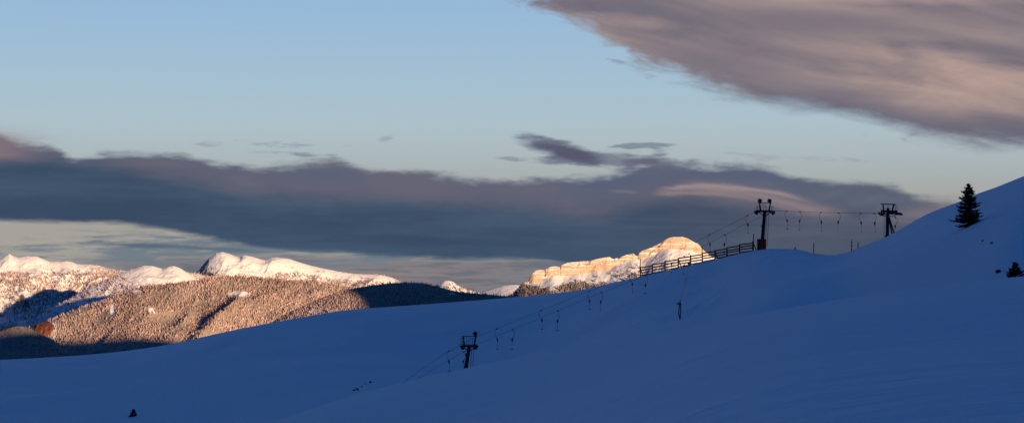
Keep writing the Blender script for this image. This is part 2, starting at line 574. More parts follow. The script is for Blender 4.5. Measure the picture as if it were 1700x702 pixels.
C_PEAK = [(290, 478), (318, 458), (326, 451), (332, 446), (338, 438), (347, 428), (359, 420), (368, 418), (380, 421), (390, 425), (398, 427.5), (403, 424), (408, 423.5), (422, 427), (433, 430), (440, 431),
          (450, 428), (458, 427), (470, 428), (482, 430), (500, 436), (517, 441), (535, 445), (560, 450), (586, 454), (608, 455), (631, 456), (649, 460), (670, 469), (700, 482), (760, 500)]
C_DARK = [(350, 600), (430, 548), (480, 518), (520, 500), (545, 490), (570, 482), (600, 476.5), (619, 473.5), (645, 470.5), (673, 469), (704, 470.5), (728, 476), (753, 483), (777, 486),
          (801, 488), (835, 491), (870, 496), (940, 512)]
C_BUMP = [(690, 500), (714, 482), (726, 474.5), (732, 469), (738, 466), (744, 465.5), (751, 467), (758, 472), (767, 477), (780, 481), (794, 485), (820, 491), (880, 505)]
C_DOME = [(770, 493), (796, 485), (810, 481), (825, 476.6), (835, 474), (845, 472.8), (856, 472.4), (867, 473.5), (885, 478), (920, 490)]
C_MESA = [(830, 499), (845, 494), (852, 489), (860, 482), (866, 474), (871, 468), (874, 467), (878, 464.5), (881, 457), (884, 452.5), (887, 450), (890, 448.3), (896, 447.6), (903, 448), (904.5, 449.5), (906, 446), (912, 442.5), (920, 441.6),
          (929, 442.3), (930, 443), (931.5, 439.5), (941, 435.6), (958, 434), (977, 433), (985, 431), (995, 428.5), (1003, 427), (1012, 426), (1015, 428.5), (1019, 429.5), (1022, 428), (1027, 428.4), (1032, 425),
          (1039, 422.5), (1046, 421.5), (1051, 420.4), (1053, 421.5), (1056, 424.5), (1059, 424), (1061, 419), (1065, 416), (1072, 413.5), (1082, 410), (1093, 404.8), (1098, 402), (1105, 397), (1111, 394.5), (1118, 393), (1126, 393.3), (1133, 393),
          (1140, 395), (1146, 398), (1150, 400.5), (1154, 402.5), (1159, 404.5), (1163, 409), (1169, 416), (1174, 420), (1180, 425), (1200, 433), (1260, 450), (1340, 480)]
H_MESA = [(830, 0), (866, 0), (872, 6), (880, 12), (885, 21), (902, 19), (906, 18), (929, 15), (932, 21), (941, 23), (980, 20), (1012, 22), (1018, 14), (1030, 13), (1045, 14), (1058, 8), (1064, 20),
          (1080, 15), (1105, 17), (1125, 22), (1145, 20), (1160, 14), (1175, 8), (1200, 4), (1340, 2)]

G_dome, _ = strip('mountain_dome', C_DOME, 12000, M_PEAK, .28, 900, 40, 1.5, 12, 300, 1.0)
G_bump, _ = strip('mountain_cone', C_BUMP, 7500, M_PEAK, .45, 500, 40, 1.0, 14, 120, 2)
G_peak, _ = strip('mountain_peak', C_PEAK, 8300, M_PEAK, .42, 900, 150, .6, 80, 210, 1.6, sharp=2.2, blend=70.)
G_left, _ = strip('mountain_range', C_LEFT, 7500, M_PEAK, .42, 900, 130, .8, 80, 190, 2.0, sharp=2.2, blend=70.)
G_knoll, _ = strip('mountain_knoll', C_KNOLL, 6500, M_PEAK, .42, 500, 100, .6, 34, 130, 1.5, sharp=1.8)
G_forest, _ = strip('hill_forested', C_FOREST, 6000, M_LOW, .38, 900, 110, 1.0, 52, 210, 2.0)
G_mesa, _ = strip('mountain_mesa', C_MESA, 8000, M_MESA, .50, 560, 260, .4, 4, 200, 1.3, cliff=H_MESA, knob=.6)
G_dark, _ = strip('hill_dark', C_DARK, 4000, M_LOW, .36, 500, 90, 1.0, 16, 120, 1.2)
G_spur, _ = strip('hill_spur', C_SPUR, 4700, M_LOW, .42, 400, 80, 1.0, 14, 90, 1.6)

nb = lambda Q, s, o: fbm(Q[:, 0] / s + o, Q[:, 1] / s + Q[:, 2] / (s * .5), 4)
def clear(sx, sy, cx, cy, a, b): return ((sx - cx) / a) ** 2 + ((sy - cy) / b) ** 2
def m_forest(sx, sy, Q):
    v = np.clip(1.0 - .9 * sstep(.10, .42, nb(Q, 85, 21)), 0, 1)
    v *= clear(sx, sy, 398, 488, 17, 5) > 1 + .9 * nb(Q, 40, 0)
    v *= clear(sx, sy, 187, 514, 4, 9) > 1
    v *= clear(sx, sy, 252, 515, 6, 4) > 1
    v *= clear(sx, sy, 225, 484, 12, 3) > 1
    v *= clear(sx, sy, 69, 545, 20, 13) > 1
    return v
def m_left(sx, sy, Q):
    lim = np.interp(sx, [-100, 0, 60, 120, 180, 260, 340], [452, 452, 456, 452, 452, 452, 454])
    k = sstep(-6, 8, sy - lim + 12 * nb(Q, 120, 3))
    patch = sstep(-.28, .02, nb(Q, 110, 9) + .34)
    sp = (sy > 436) * .05
    return np.clip(k * patch + sp * (nb(Q, 50, 1) > .2), 0, 1) * (clear(sx, sy, 40, 492, 16, 7) > 1)
def m_peak(sx, sy, Q):
    lim = np.interp(sx, [320, 340, 440, 480, 540, 600, 660], [450, 455, 458, 455, 462, 467, 468])
    k = sstep(-3, 4, sy - lim + 7 * nb(Q, 90, 5))
    sp = .22 * ((sy > lim - 13) & (nb(Q, 40, 2) > .15) & (sx > 440))
    return np.clip(k + sp, 0, 1)
def m_knoll(sx, sy, Q):
    lim = np.interp(sx, [150, 200, 225, 250, 300, 330, 345], [450, 455, 475, 480, 478, 472, 466])
    return np.clip(sstep(-2, 4, sy - lim + 6 * nb(Q, 50, 5)) + .04 * (sx < 232), 0, 1)
def m_mesa(sx, sy, Q):
    lim = np.interp(sx, [840, 875, 890, 905, 922, 935, 960, 985, 1000, 1060, 1100], [468, 471, 475, 479, 484, 470, 464, 470, 474, 458, 466])
    k = sstep(-2, 5, sy - lim + 9 * nb(Q, 45, 5)) * np.interp(sx, [930, 960, 1010, 1060], [1, .6, .22, .12])
    clump = (nb(Q, 22, 8) > .22) * (sy > np.interp(sx, [980, 1060], [462, 440])) * (sx > 975) * .6
    gully = clear(sx, sy, 918, 468, 10, 14) > 1
    return np.clip(np.maximum(k * (nb(Q, 30, 4) > -.35), clump), 0, 1) * gully * (sx < 1070)

wood('conifer_wood', 'frost covered conifer wood glowing pink on the long sunlit valley side', [(G_forest, m_forest, 62000)], M_FROST, 0, 8.2)
wood('conifer_wood', 'patchy frosted wood below the snowy crests at far left', [(G_left, m_left, 42000)], M_FROST, 0, 8.5)
wood('conifer_wood', 'thin band of frosted trees at the foot of the long white peak', [(G_peak, m_peak, 24000)], M_FROST, 0, 8)
wood('conifer_wood', 'frosted trees round the skirts of the twin topped snow knoll', [(G_knoll, m_knoll, 5000)], M_FROST, 0, 8)
wood('conifer_wood', 'dark blue shaded conifer wood on the low ridge between peak and cliffs', [(G_dark, lambda sx, sy, Q: np.ones(len(Q)), 30000)], M_FROST, 0, 4.8)
wood('conifer_wood', 'sunlit frosted trees on the small cone shaped hill', [(G_bump, lambda sx, sy, Q: sstep(468, 473, sy) * 1.0, 1800)], M_BROWNF, 0, 9)
wood('conifer_wood', 'scattered brown trees on the snow slope below the ochre cliffs', [(G_mesa, m_mesa, 11000)], M_BROWNF, 0, 12)
wood('conifer_wood', 'grey brown wood on the rounded spur at the bottom left of the valley', [(G_spur, lambda sx, sy, Q: np.ones(len(Q)), 12000)], M_BROWNF, 0, 5)
wood('larch_wood', 'rusty red larches low on the valley side', [(G_forest, lambda sx, sy, Q: ((clear(sx, sy, 195, 577, 17, 5) < 1) | (clear(sx, sy, 128, 572, 5, 9) < 1)) * .5 + ((sy > 560) & (sx < 260)) * .03, 700)], M_LARCH, 0, 8)

# rust red outcrop at the nose of the forested ridge, following the lie of the slope
def outcrop():
    G = G_forest; sx, sy = screen(G)
    cl = clear(sx, sy, 69, 545, 22, 14) + .35 * fbm(G[..., 0] / 22, G[..., 1] / 22, 3)
    ins = cl < 1
    i0, i1 = np.where(ins.any(1))[0][[0, -1]]; j0, j1 = np.where(ins.any(0))[0][[0, -1]]
    f = 4; ii = np.linspace(i0 - 1, i1 + 1, (i1 - i0 + 2) * f); jj = np.linspace(j0 - 1, j1 + 1, (j1 - j0 + 2) * f)
    a, c = ii.astype(int), jj.astype(int); fa, fc = (ii - a)[:, None, None], (jj - c)[None, :, None]
    Q = (G[a][:, c] * (1 - fa) + G[a + 1][:, c] * fa) * (1 - fc) + (G[a][:, c + 1] * (1 - fa) + G[a + 1][:, c + 1] * fa) * fc
    sx, sy = screen(Q)
    cl = clear(sx, sy, 69, 545, 22, 14) + .5 * fbm(Q[..., 0] / 22, Q[..., 2] / 18, 4)
    off = np.clip(1 - cl, -.3, 1)
    bulge = 10 * np.sqrt(np.clip(off, 0, 1)) * (.4 + 1.3 * ridged(Q[..., 0] / 30, Q[..., 2] / 22, 4)) + np.clip(off, -1, 0) * 30
    Q[..., 1] -= bulge * .8; Q[..., 2] += bulge * .35
    o = mesh_obj('rock_outcrop', Q.reshape(-1, 3), grid_faces(*Q.shape[:2]), M_RUST)
    so = o.modifiers.new('body', 'SOLIDIFY'); so.thickness = 6; so.offset = -1
    tag(o, 'bare rust red rock face at the left end of the forested ridge', 'rock face')
outcrop()

def mark_clearings(name, G, ells):
    o = bpy.data.objects[name]; sx, sy = screen(G); v = np.zeros(sx.shape)
    for cx, cy, a, b_ in ells:
        v = np.maximum(v, sstep(1.25, .8, clear(sx, sy, cx, cy, a, b_) + 1.1 * fbm(G[..., 0] / 30, G[..., 1] / 30, 3)))
    at = o.data.attributes.new('clearing', 'FLOAT', 'POINT'); at.data.foreach_set('value', v.ravel().astype(np.float32))
mark_clearings('hill_forested', G_forest, [(398, 488, 17, 5), (187, 514, 4, 9), (252, 515, 6, 4), (225, 484, 12, 3), (89, 552, 4, 12), (93, 536, 5, 5)])
mark_clearings('hill_dark', G_dark, [(524, 516, 11, 4), (750, 487, 7, 3), (540, 512, 8, 3)])

# ------------------------------------------------------------------ hills to the right of the frame (they throw the valley shadows)
ph = PI - SUN_AZ           # sun stands ph right of straight behind
PERP = np.array([math.cos(ph), math.sin(ph)]); AWAY = np.array([-math.sin(ph), math.cos(ph)])
TE = math.tan(SUN_EL)
def side_hill(u0, Hs):
    s = np.linspace(Hs[0][0] - 500, Hs[-1][0] + 500, 150); d = np.concatenate([np.linspace(-900, -60, 14), np.linspace(-40, 40, 5), np.linspace(60, 900, 14)])
    top = np.interp(s, [p[0] for p in Hs], [p[1] for p in Hs]) - TE * u0
    lo = -420
    edge = sstep(0, 300, s - s[0]) * sstep(0, 300, s[-1] - s)
    Z2 = lo + (top[:, None] - lo) * edge[:, None] * (1 - np.abs(d) / 900)[None] ** 1.2 
    Z2 = Z2 + fbm(s[:, None] / 60, d[None] / 90, 4) * 6 * np.clip(np.abs(d) / 60, .4, 4)[None]
    X = s[:, None] * PERP[0] + (u0 + d[None]) * AWAY[0]; Y = s[:, None] * PERP[1] + (u0 + d[None]) * AWAY[1]
    o = mesh_obj('hill_side', np.stack([X, Y, Z2], -1).reshape(-1, 3), grid_faces(len(s), len(d))[:, ::-1], M_LOW, smooth=True)
    tag(o, kind='structure')
HS = [(1350, 150), (1500, 285), (1830, 292), (1872, 235), (1945, 228), (1990, 262), (2020, 322), (2080, 335), (2330, 325), (2480, 285), (2620, 235), (2760, 150)]
side_hill(900, HS)

# ------------------------------------------------------------------ the drag lift
def mpp(dist): return dist / F           # metres per survey pixel at a distance


def ladder(bm, p, q, side, w=.42, step=.32, rail=.05):
    p, q, side = Vector(p), Vector(q), Vector(side).normalized()
    for s in (-w / 2, w / 2): beam(bm, p + side * s, q + side * s, rail)
    n = int((q - p).length / step)
    for k in range(1, n):
        c = p.lerp(q, k / n); beam(bm, c - side * w / 2, c + side * w / 2, .035)


def part(name, build, mat, parent, **kw):
    bm = bmesh.new(); build(bm); return link(name, bm, mat, parent, **kw)


def floodlight(parent, at, aim):
    """box lamp on a short yoke"""
    at = Vector(at); rot = Matrix.Rotation(aim, 3, 'Y')
    def f(bm):
        box(bm, at + Vector((0, 0, .36)), (.56, .5, .62), rot)
        
        beam(bm, at, at + Vector((0, .27, .30)), .05); beam(bm, at, at + Vector((0, -.27, .30)), .05)
    o = part('floodlight', f, M_STEEL, parent)
    part('lamp_glass', lambda bm: box(bm, at + Vector((0, 0, .34)) + rot @ Vector((.292, 0, .02)), (.02, .40, .50), rot), M_LENS, o)
    return o


def sheave_train(parent, c, along, n=4, hang=.26):
    """a rocker beam with grooved wheels in a row along the rope"""
    c = Vector(c); a = Vector(along).normalized(); up = Vector((0, 0, 1)); L_ = .5 * (n - 1)
    def f(bm):
        beam(bm, c - a * (L_ / 2 + .15) + up * .0, c + a * (L_ / 2 + .15), .12, .20)
        beam(bm, c - a * (L_ / 2 + .1), c - a * .1 + up * -.34, .10, .12)
        beam(bm, c + a * (L_ / 2 + .1), c + a * .1 + up * -.34, .10, .12)
        box(bm, c + up * -.2, (.34, .30, .36))
    o = part('sheave_train', f, M_STEEL, parent)
    ax = a.cross(up).normalized()
    for k in range(n):
        w = c + a * (k - (n - 1) / 2) * .5 + up * .13
        part('sheave', lambda bm: tube(bm, [w - ax * .07, w - ax * .05, w - ax * .02, w + ax * .02, w + ax * .05, w + ax * .07], .19, 14), M_STEEL2, o)
    return o


def hoop(bm, c, w, h, n=10):
    c = Vector(c); pts = [c + Vector((-w / 2, 0, 0)), c + Vector((-w / 2, 0, h * .7))]
    pts += [c + Vector((-w / 2 * math.cos(t), 0, h * .7 + h * .3 * math.sin(t))) for t in np.linspace(.3, PI - .3, n)]
    pts += [c + Vector((w / 2, 0, h * .7)), c + Vector((w / 2, 0, 0))]
    tube(bm, pts, .03, 5)


def make_pylon(px, py_base, dist, height, lean, label, lamps, style, yaw=.35, pad=False, sink=2.5, wf=1.0, ns=4):
    """leaning tube mast, crossarm with rope wheels, V-frame above, work stage with hoops, ladder"""
    base = world(px, py_base, dist)
    t = empty('lift_pylon', base, yaw)
    tag(t, label, 'lift pylon', 'pylons of the drag lift')
    top = Vector((lean, 0, height)); foot = Vector((-lean * sink / height, 0, -sink))
    m = lambda k: foot.lerp(top, k)
    def mast(bm):
        tube(bm, [foot, foot.lerp(top, .55), top], .38, 14, .29)
        tube(bm, [top - Vector((0, 0, .12)), top + Vector((0, 0, .05))], .36, 14)
        box(bm, Vector((lean * .62, -.1, height * .62)) + Vector((-.32, 0, 0)), (.26, .3, .45))
    part('mast', mast, M_STEEL, t, smooth=False)
    part('crossarm', lambda bm: (beam(bm, top + Vector((-1.75 * wf, 0, .12)), top + Vector((1.75 * wf, 0, .12)), .22, .30),
                                 beam(bm, top + Vector((-1.2, 0, .02)), top + Vector((-.1, 0, -.75)), .12),
                                 beam(bm, top + Vector((1.2, 0, .02)), top + Vector((.1, 0, -.75)), .12)), M_STEEL, t)
    for s in (-1, 1):
        sheave_train(t, top + Vector((1.62 * s * wf, 0, -.10)), (.75, .66, .02), ns)
    part('lifting_frame', lambda bm: (beam(bm, top + Vector((-.80, 0, .2)), top + Vector((-1.02, 0, 1.58)), .20, .16),
                                      beam(bm, top + Vector((.80, 0, .2)), top + Vector((1.12, 0, 1.58)), .20, .16),
                                      beam(bm, top + Vector((-1.35 * max(wf, .9), 0, 1.64)), top + Vector((1.35 * max(wf, .9), 0, 1.64)), .14, .14)), M_STEEL, t)
    def stage(bm):
        box(bm, top + Vector((0, .55, .34)), (2.9, .75, .05))
        for x in (-1.3, 0, 1.3): beam(bm, top + Vector((x, 0, .3)), top + Vector((x, .9, .3)), .07)
    part('work_stage', stage, M_STEEL2, t)
    def rails(bm):
        if style == 'cage':
            xs_ = [q * wf for q in (-1.75, -1.2, -.35, .1, 1.2, 1.65)]
            for x in xs_: beam(bm, top + Vector((x, .9, .3)), top + Vector((x, .9, 1.35)), .045)
            for x in (xs_[0], xs_[-1]):
                beam(bm, top + Vector((x, .9, .34)), top + Vector((x, .0, .34)), .045)
                beam(bm, top + Vector((x, .0, .3)), top + Vector((x, .0, 1.35)), .045)
                for z in (.75, 1.33): beam(bm, top + Vector((x, .0, z)), top + Vector((x, .9, z)), .045)
            for z in (.75, 1.33): beam(bm, top + Vector((xs_[0], .9, z)), top + Vector((xs_[-1], .9, z)), .045)
        else:
            hoop(bm, top + Vector((0, .5, .3)), .95, 1.0)
    part('handrail', rails, M_STEEL2, t)
    if style == 'cage':
        for s_ in (-1, 1): part('handrail', lambda bm: hoop(bm, top + Vector((1.5 * s_ * wf, 0, -.4)), .42, .8), M_STEEL2, t)
    else:
        for s_ in (-1, 1):
            for y in (-.25, .3): part('handrail', lambda bm: hoop(bm, top + Vector((1.35 * s_, y, .2)), .40, .85), M_STEEL2, t)
        part('handrail', lambda bm: hoop(bm, top + Vector((.1, .2, .3)), .55, .75), M_STEEL2, t)
    part('ladder', lambda bm: ladder(bm, Vector((lean * .1 + .78, -.1, .4 - (0 if pad else sink * .6))), top + Vector((.62, -.1, .2)), (1, 0, 0), .40), M_STEEL2, t)
    for x, aim in lamps: floodlight(t, top + Vector((x, 0, 1.70)), aim)
    if pad:
        def pf(bm):
            box(bm, (-.02 , 0, .60), (1.42, 1.1, 2.5)); 
        part('crash_pad', pf, M_PAD, t, bevel=.12)
        part('pad_board', lambda bm: beam(bm, (-.86, -.45, -.7), (-.70, -.45, 1.8), .24, .2), M_STEEL, t)
    return t


DA, DB, DCC = 322.0, 362.0, 352.0
sA, sB, sC = mpp(DA), mpp(DB), mpp(DCC)
make_pylon(773.5, 610, DA, (610 - 575) * sA, .55, 'lowest lift pylon with one floodlight, foot hidden behind the near snow ridge', [(.98, -.6)], 'cage', .28, sink=3.2, wf=.66, ns=3)
make_pylon(1264.5, 413.5, DB, (413.5 - 352.5) * sB, .62, 'tall lift pylon with two floodlights and an orange red padded foot', [(-.95, .25), (.95, .25)], 'hoops', .30, pad=True)

# upper end pylon with return wheel, upright mast and raking brace
def make_end_pylon():
    base = world(1473.5, 393, DCC)
    t = empty('lift_pylon', base, .12)
    tag(t, 'upper end pylon with railed platform and slanting brace, rising behind the right snow shoulder', 'lift pylon', 'pylons of the drag lift')
    u = sC
    X = lambda px, py, y=0.0: Vector(((px - 1473.5) * u, y, (393 - py) * u))
    part('mast', lambda bm: (tube(bm, [X(1472.5, 415), X(1473.7, 370), X(1474.5, 346)], .30, 14, .26), tube(bm, [X(1473, 394), X(1473, 390)], .42, 12)), M_STEEL, t)
    part('brace', lambda bm: (beam(bm, X(1486, 402, -.9), X(1476, 361, -.1), .20), beam(bm, X(1486, 402, .9), X(1476, 361, .1), .20)), M_STEEL, t)
    part('ladder', lambda bm: ladder(bm, X(1469.3, 398), X(1469.3, 352), (1, 0, 0), .36), M_STEEL2, t)
    part('crossarm', lambda bm: (beam(bm, X(1463, 351), X(1490, 351.3), .22, .30), beam(bm, X(1461, 358.6, -.3), X(1486.5, 359.8, -.3), .16, .12)), M_STEEL, t)
    part('lifting_frame', lambda bm: (beam(bm, X(1466, 341), X(1467.6, 350), .22, .16), beam(bm, X(1484, 341), X(1481.5, 351), .24, .18), beam(bm, X(1462.5, 339.6), X(1487, 340.2), .15, .18)), M_STEEL, t)
    def stage(bm):
        box(bm, X(1476, 352.6, .55), (2.9, .9, .06)); box(bm, X(1484, 354.2, .3), (1.5, .9, .34))
    part('work_stage', stage, M_STEEL2, t)
    def rails(bm):
        for x in (1477, 1485.5, 1489.5, 1492.4): beam(bm, X(x, 351.5, .9), X(x, 341, .9), .05)
        for y in (341.3, 346.5, 351): beam(bm, X(1485, y, .9), X(1492.6, y, .9), .045)
        beam(bm, X(1477, 346.5, .9), X(1485.5, 346.5, .9), .04)
    part('handrail', rails, M_STEEL2, t)
    part('handrail', lambda bm: (beam(bm, X(1461.5, 358, -.4), X(1461.5, 347.5, -.4), .05), beam(bm, X(1466, 358, -.4), X(1466, 348.5, -.4), .04), beam(bm, X(1461.3, 349, -.4), X(1466.2, 349, -.4), .04)), M_STEEL2, t)
    sheave_train(t, X(1463.5, 355.5), (1, .25, 0), 3)
    # the guide beam of the rope return, with its row of wheels
    o = part('guide_beam', lambda bm: (beam(bm, X(1483, 353.5), X(1497.5, 355.0), .18, .22), beam(bm, X(1483, 357.0), X(1499, 357.4), .12, .12), beam(bm, X(1497.3, 354.8), X(1499, 357.4), .12, .12)), M_STEEL, t)
    for k in range(4):
        w = X(1487.5 + 3 * k, 356.0)
        part('sheave', lambda bm: tube(bm, [w + Vector((0, -.08, 0)), w + Vector((0, .08, 0))], .15, 12), M_STEEL2, o)
    part('bull_wheel', lambda bm: (tube(bm, [X(1474, 355.8, .9) + Vector((0, 0, z)) for z in (-.07, -.03, .03, .07)], 1.15, 28),), M_STEEL2, t)
make_end_pylon()

# haul rope: both strands of one loop
def dist_on_rope(px):
    return float(np.interp(px, [560, 777, 1268, 1475], [306, DA, DB, DCC]))
U1 = [(560, 690), (600, 672), (640, 652), (667, 637), (700, 612), (745, 582.5), (764, 572.5), (790, 559), (825, 545.5), (862, 530), (899, 514.5), (940, 498), (978, 483), (1015, 469), (1049, 455), (1082, 439), (1114, 422), (1146, 406), (1178, 389.5), (1210, 373.5), (1241, 357.8), (1252, 351.5)]
U2 = [(590, 690), (640, 661), (690, 630), (730, 606), (770, 583), (790, 572.5), (820, 559.5), (851, 546.5), (890, 531), (926, 515.5), (962, 500), (998, 485), (1035, 471.5), (1072, 457.5), (1105, 441), (1138, 424), (1170, 407), (1203, 390), (1235, 373), (1266, 358.5), (1285, 350.2)]
U3 = [(1252, 351.5), (1287, 350), (1320, 351.2), (1363, 352.6), (1392, 353.3), (1429, 353.9), (1462, 354.2)]
ry = lambda U, px: float(np.interp(px, [p[0] for p in U], [p[1] for p in U]))
def rope():
    bm = bmesh.new()
    for U, off in ((U1, 0.0), (U2, 1.6)):
        tube(bm, [world(px, py, dist_on_rope(px) + off) for px, py in U], .020, 6)
    tube(bm, [world(px, py, dist_on_rope(px) + (0 if px > 1260 else 0)) for px, py in U3], .024, 6)
    tube(bm, [world(1285, 350.2, dist_on_rope(1285) + 1.6)] + [world(px, py + .1, dist_on_rope(px) + 2.0) for px, py in U3[2:]], .028, 6)
    o = link('haul_rope', bm, M_ROPE)
    tag(o, 'thin dark steel haul rope strung over all three lift pylons', 'lift cable')
rope()

# tow hangers: clamp, bowed arm, spring box, cord, T-bar
def make_hanger():
    t = empty('tow_hanger', (0, 0, 0))
    part('clamp', lambda bm: (box(bm, (.02, 0, 0), (.30, .12, .14)), box(bm, (-.06, 0, -.07), (.12, .10, .16))), M_STEEL, t)
    arc = [(0, 0, -.03), (-.17, 0, -.10), (-.28, 0, -.30), (-.33, 0, -.58), (-.31, 0, -.85), (-.23, 0, -1.08), (-.11, 0, -1.30), (.02, 0, -1.50)]
    part('bowed_arm', lambda bm: tube(bm, arc, .030, 6), M_STEEL, t)
    part('spring_box', lambda bm: (tube(bm, [(.06, -.10, -1.70), (.06, .10, -1.70)], .15, 14), beam(bm, (.02, 0, -1.42), (.09, 0, -2.05), .15, .12)), M_STEEL, t)
    part('tow_cord', lambda bm: tube(bm, [(.09, 0, -1.95), (.08, 0, -2.5), (.10, 0, -3.0)], .022, 5), M_ROPE, t)
    def tb(bm):
        tube(bm, [(.10, 0, -2.95), (.10, 0, -3.22)], .022, 6)
        tube(bm, [(-.05, -.45, -3.22), (.05, -.15, -3.25), (.10, 0, -3.25), (.17, .15, -3.25), (.27, .45, -3.22)], .055, 7)
    part('t_bar', tb, M_STEEL2, t)
    return t
proto = make_hanger(); first = [True]
HG = 'tow hangers on the haul rope'
def hang(px, U, mirror, label, drop=1.0, tilt=0.0, off=0.0):
    o = proto if first[0] else copy_tree(proto); first[0] = False
    d = dist_on_rope(px) + off
    o.location = world(px, ry(U, px), d)
    o.rotation_euler = (0, tilt, (PI if mirror else 0) + rnd.uniform(-.25, .25))
    k = rnd.uniform(.94, 1.04) * drop; o.scale = (rnd.uniform(.9, 1.1), 1, k)
    tag(o, label, 'tow hanger', HG)
    return o
hang(667, U1, 0, 'tow hanger sinking behind the near ridge, farthest left of all on the rope')
hang(690, U2, 1, 'tow hanger whose clamp just shows over the near ridge left of the lowest pylon', 1)
hang(745, U1, 0, 'whole tow hanger just left of the lowest pylon')
hang(769.5, U2, 1, 'tow hanger close against the left side of the lowest pylon mast')
hang(825, U1, 0, 'first tow hanger right of the lowest pylon', off=0)
hang(851, U2, 1, 'second tow hanger right of the lowest pylon', off=1.6)
hang(899, U1, 0, 'third tow hanger right of the lowest pylon')
hang(926, U2, 1, 'fourth tow hanger right of the lowest pylon', off=1.6)
hang(978, U1, 0, 'left one of the pair of tow hangers midway between lowest pylon and fence')
hang(998, U2, 1, 'right one of the pair of tow hangers midway between lowest pylon and fence', off=1.6)
hang(1049, U1, 0, 'tow hanger just left of the left end of the wooden fence')
hang(1072, U2, 1, 'tow hanger in front of the lowest bay of the wooden fence', off=1.6)
hang(1114, U1, 0, 'tow hanger in front of the sunlit cliff behind the third fence bay')
hang(1136, U2, 1, 'tow hanger beside the top of the long pulled out tow cord', off=1.6)
hang(1178, U1, 0, 'left bowed tow hanger above the upper half of the fence')
hang(1203, U2, 1, 'right bowed tow hanger above the upper half of the fence', off=1.6)
hang(1241, U1, 0, 'tow hanger just left of the padded pylon above the fence end')
names = ['first', 'second', 'third', 'fourth', 'fifth', 'sixth']
for i, (x, mr) in enumerate(((1306, 0), (1328, 1), (1363, 0), (1392, 1), (1429, 0), (1451, 1))):
    hang(x, U3, mr, names[i] + ' tow hanger along the rope right of the padded pylon, against grey cloud', tilt=(.10 if i == 5 else 0), off=0 if not mr else 2.0)
hang(1486.5, [(1400, 361), (1600, 361)], 1, 'tow hanger under the platform of the upper end pylon', .95)

# a tow hanger with its cord pulled out to the snow
def long_hanger():
    gh = ground_hit(1128.5, 530, 200)
    d = dist_on_rope(1142) + .8
    loc = world(1144, 421, d); u = mpp(d)
    t = empty('tow_hanger', loc)
    tag(t, 'tow hanger with a long cord pulled out down the slope and its dark bar low', 'tow hanger', HG)
    part('clamp', lambda bm: box(bm, (0, 0, 0), (.3, .12, .14)), M_STEEL, t)
    part('bowed_arm', lambda bm: tube(bm, [(0, 0, 0), (.14, 0, -.2), (.2, 0, -.7), (.1, 0, -1.2), (-.04, 0, -1.6)], .03, 6), M_STEEL, t)
    part('spring_box', lambda bm: (tube(bm, [(-.06, -.1, -1.75), (-.06, .1, -1.75)], .21, 14), beam(bm, (-.03, 0, -1.5), (-.1, 0, -2.05), .16)), M_STEEL, t)
    end = gh + Vector((0, 0, 2.55 * .9)) - loc
    part('tow_cord', lambda bm: tube(bm, [Vector((-.08, 0, -2.0)).lerp(end, k) + Vector((0, 0, -.5 * math.sin(PI * k))) for k in np.linspace(0, 1, 9)], .035, 6), M_ROPE, t)
    def tb(bm):
        q = end
        tube(bm, [q + Vector((.05, 0, .3)), q + Vector((-.06, 0, -.4)), q + Vector((-.16, 0, -1.4)), q + Vector((.02, 0, -2.35))], .075, 7)
        tube(bm, [q + Vector((.05, 0, .2)), q + Vector((.13, .05, -.6)), q + Vector((.12, .05, -1.4)), q + Vector((.03, 0, -2.4))], .07, 7)
        tube(bm, [q + Vector((-.42, -.1, -.10)), q + Vector((-.05, 0, -.22)), q + Vector((.18, .1, -.30))], .11, 7)
    part('t_bar', tb, M_STEEL, t)
long_hanger()

# ------------------------------------------------------------------ timber snow fence up the crest
def fence():
    xs = [1063, 1083, 1104, 1126, 1146.5, 1166, 1187, 1207, 1228, 1250]
    dist = [float(smooth_curve(MAINR, x)) - 3.0 for x in xs]
    base = [ground_hit(x, float(smooth_curve(MAINC, x)) + 1.5, 200) for x in xs]
    pts = []
    for x, d in zip(xs, dist):
        p = world(x, float(smooth_curve(MAINC, x)) + .8, d); pts.append(p)
    root = empty('timber_fence', pts[0])
    tag(root, 'dark weathered timber rail fence climbing the snow crest towards the padded pylon', 'fence')
    o = pts[0]
    rel = [p - o for p in pts]
    hgt = [1.95, 1.95, 2.0, 1.95, 1.9, 1.85, 1.75, 1.72, 1.75, 1.75]
    for p, h_ in zip(rel, hgt):
        part('post', lambda bm: beam(bm, p + Vector((0, 0, -1.0)), p + Vector((0, 0, h_ + .1)), .24, .20), M_WOOD, root)
    for i in range(len(rel) - 1):
        a, b_ = rel[i], rel[i + 1]
        def rails(bm):
            for k in range(4):
                za = .22 + (hgt[i] - .30) * k / 3 + rnd.uniform(-.04, .04); zb = .18 + (hgt[i] - .38) * k / 3 + rnd.uniform(-.05, .05)
                q = (Vector((b_.x - a.x, b_.y - a.y, 0)).normalized()) * .12
                beam(bm, a - q + Vector((0, -.11, za + rnd.uniform(0, .04))), b_ + q + Vector((0, -.11, zb - .06)), .07, .23)
        part('rails', rails, M_WOOD, root)
    for i in (0, 3, 6, 9):
        p = rel[i]; sgn = 1 if i < 9 else 1
        part('strut', lambda bm: beam(bm, p + Vector((.05, -.2, hgt[i] * .85)), p + Vector((.75 * sgn, -1.1, -.5)), .13), M_WOOD, root)
    return pts
FP = fence()

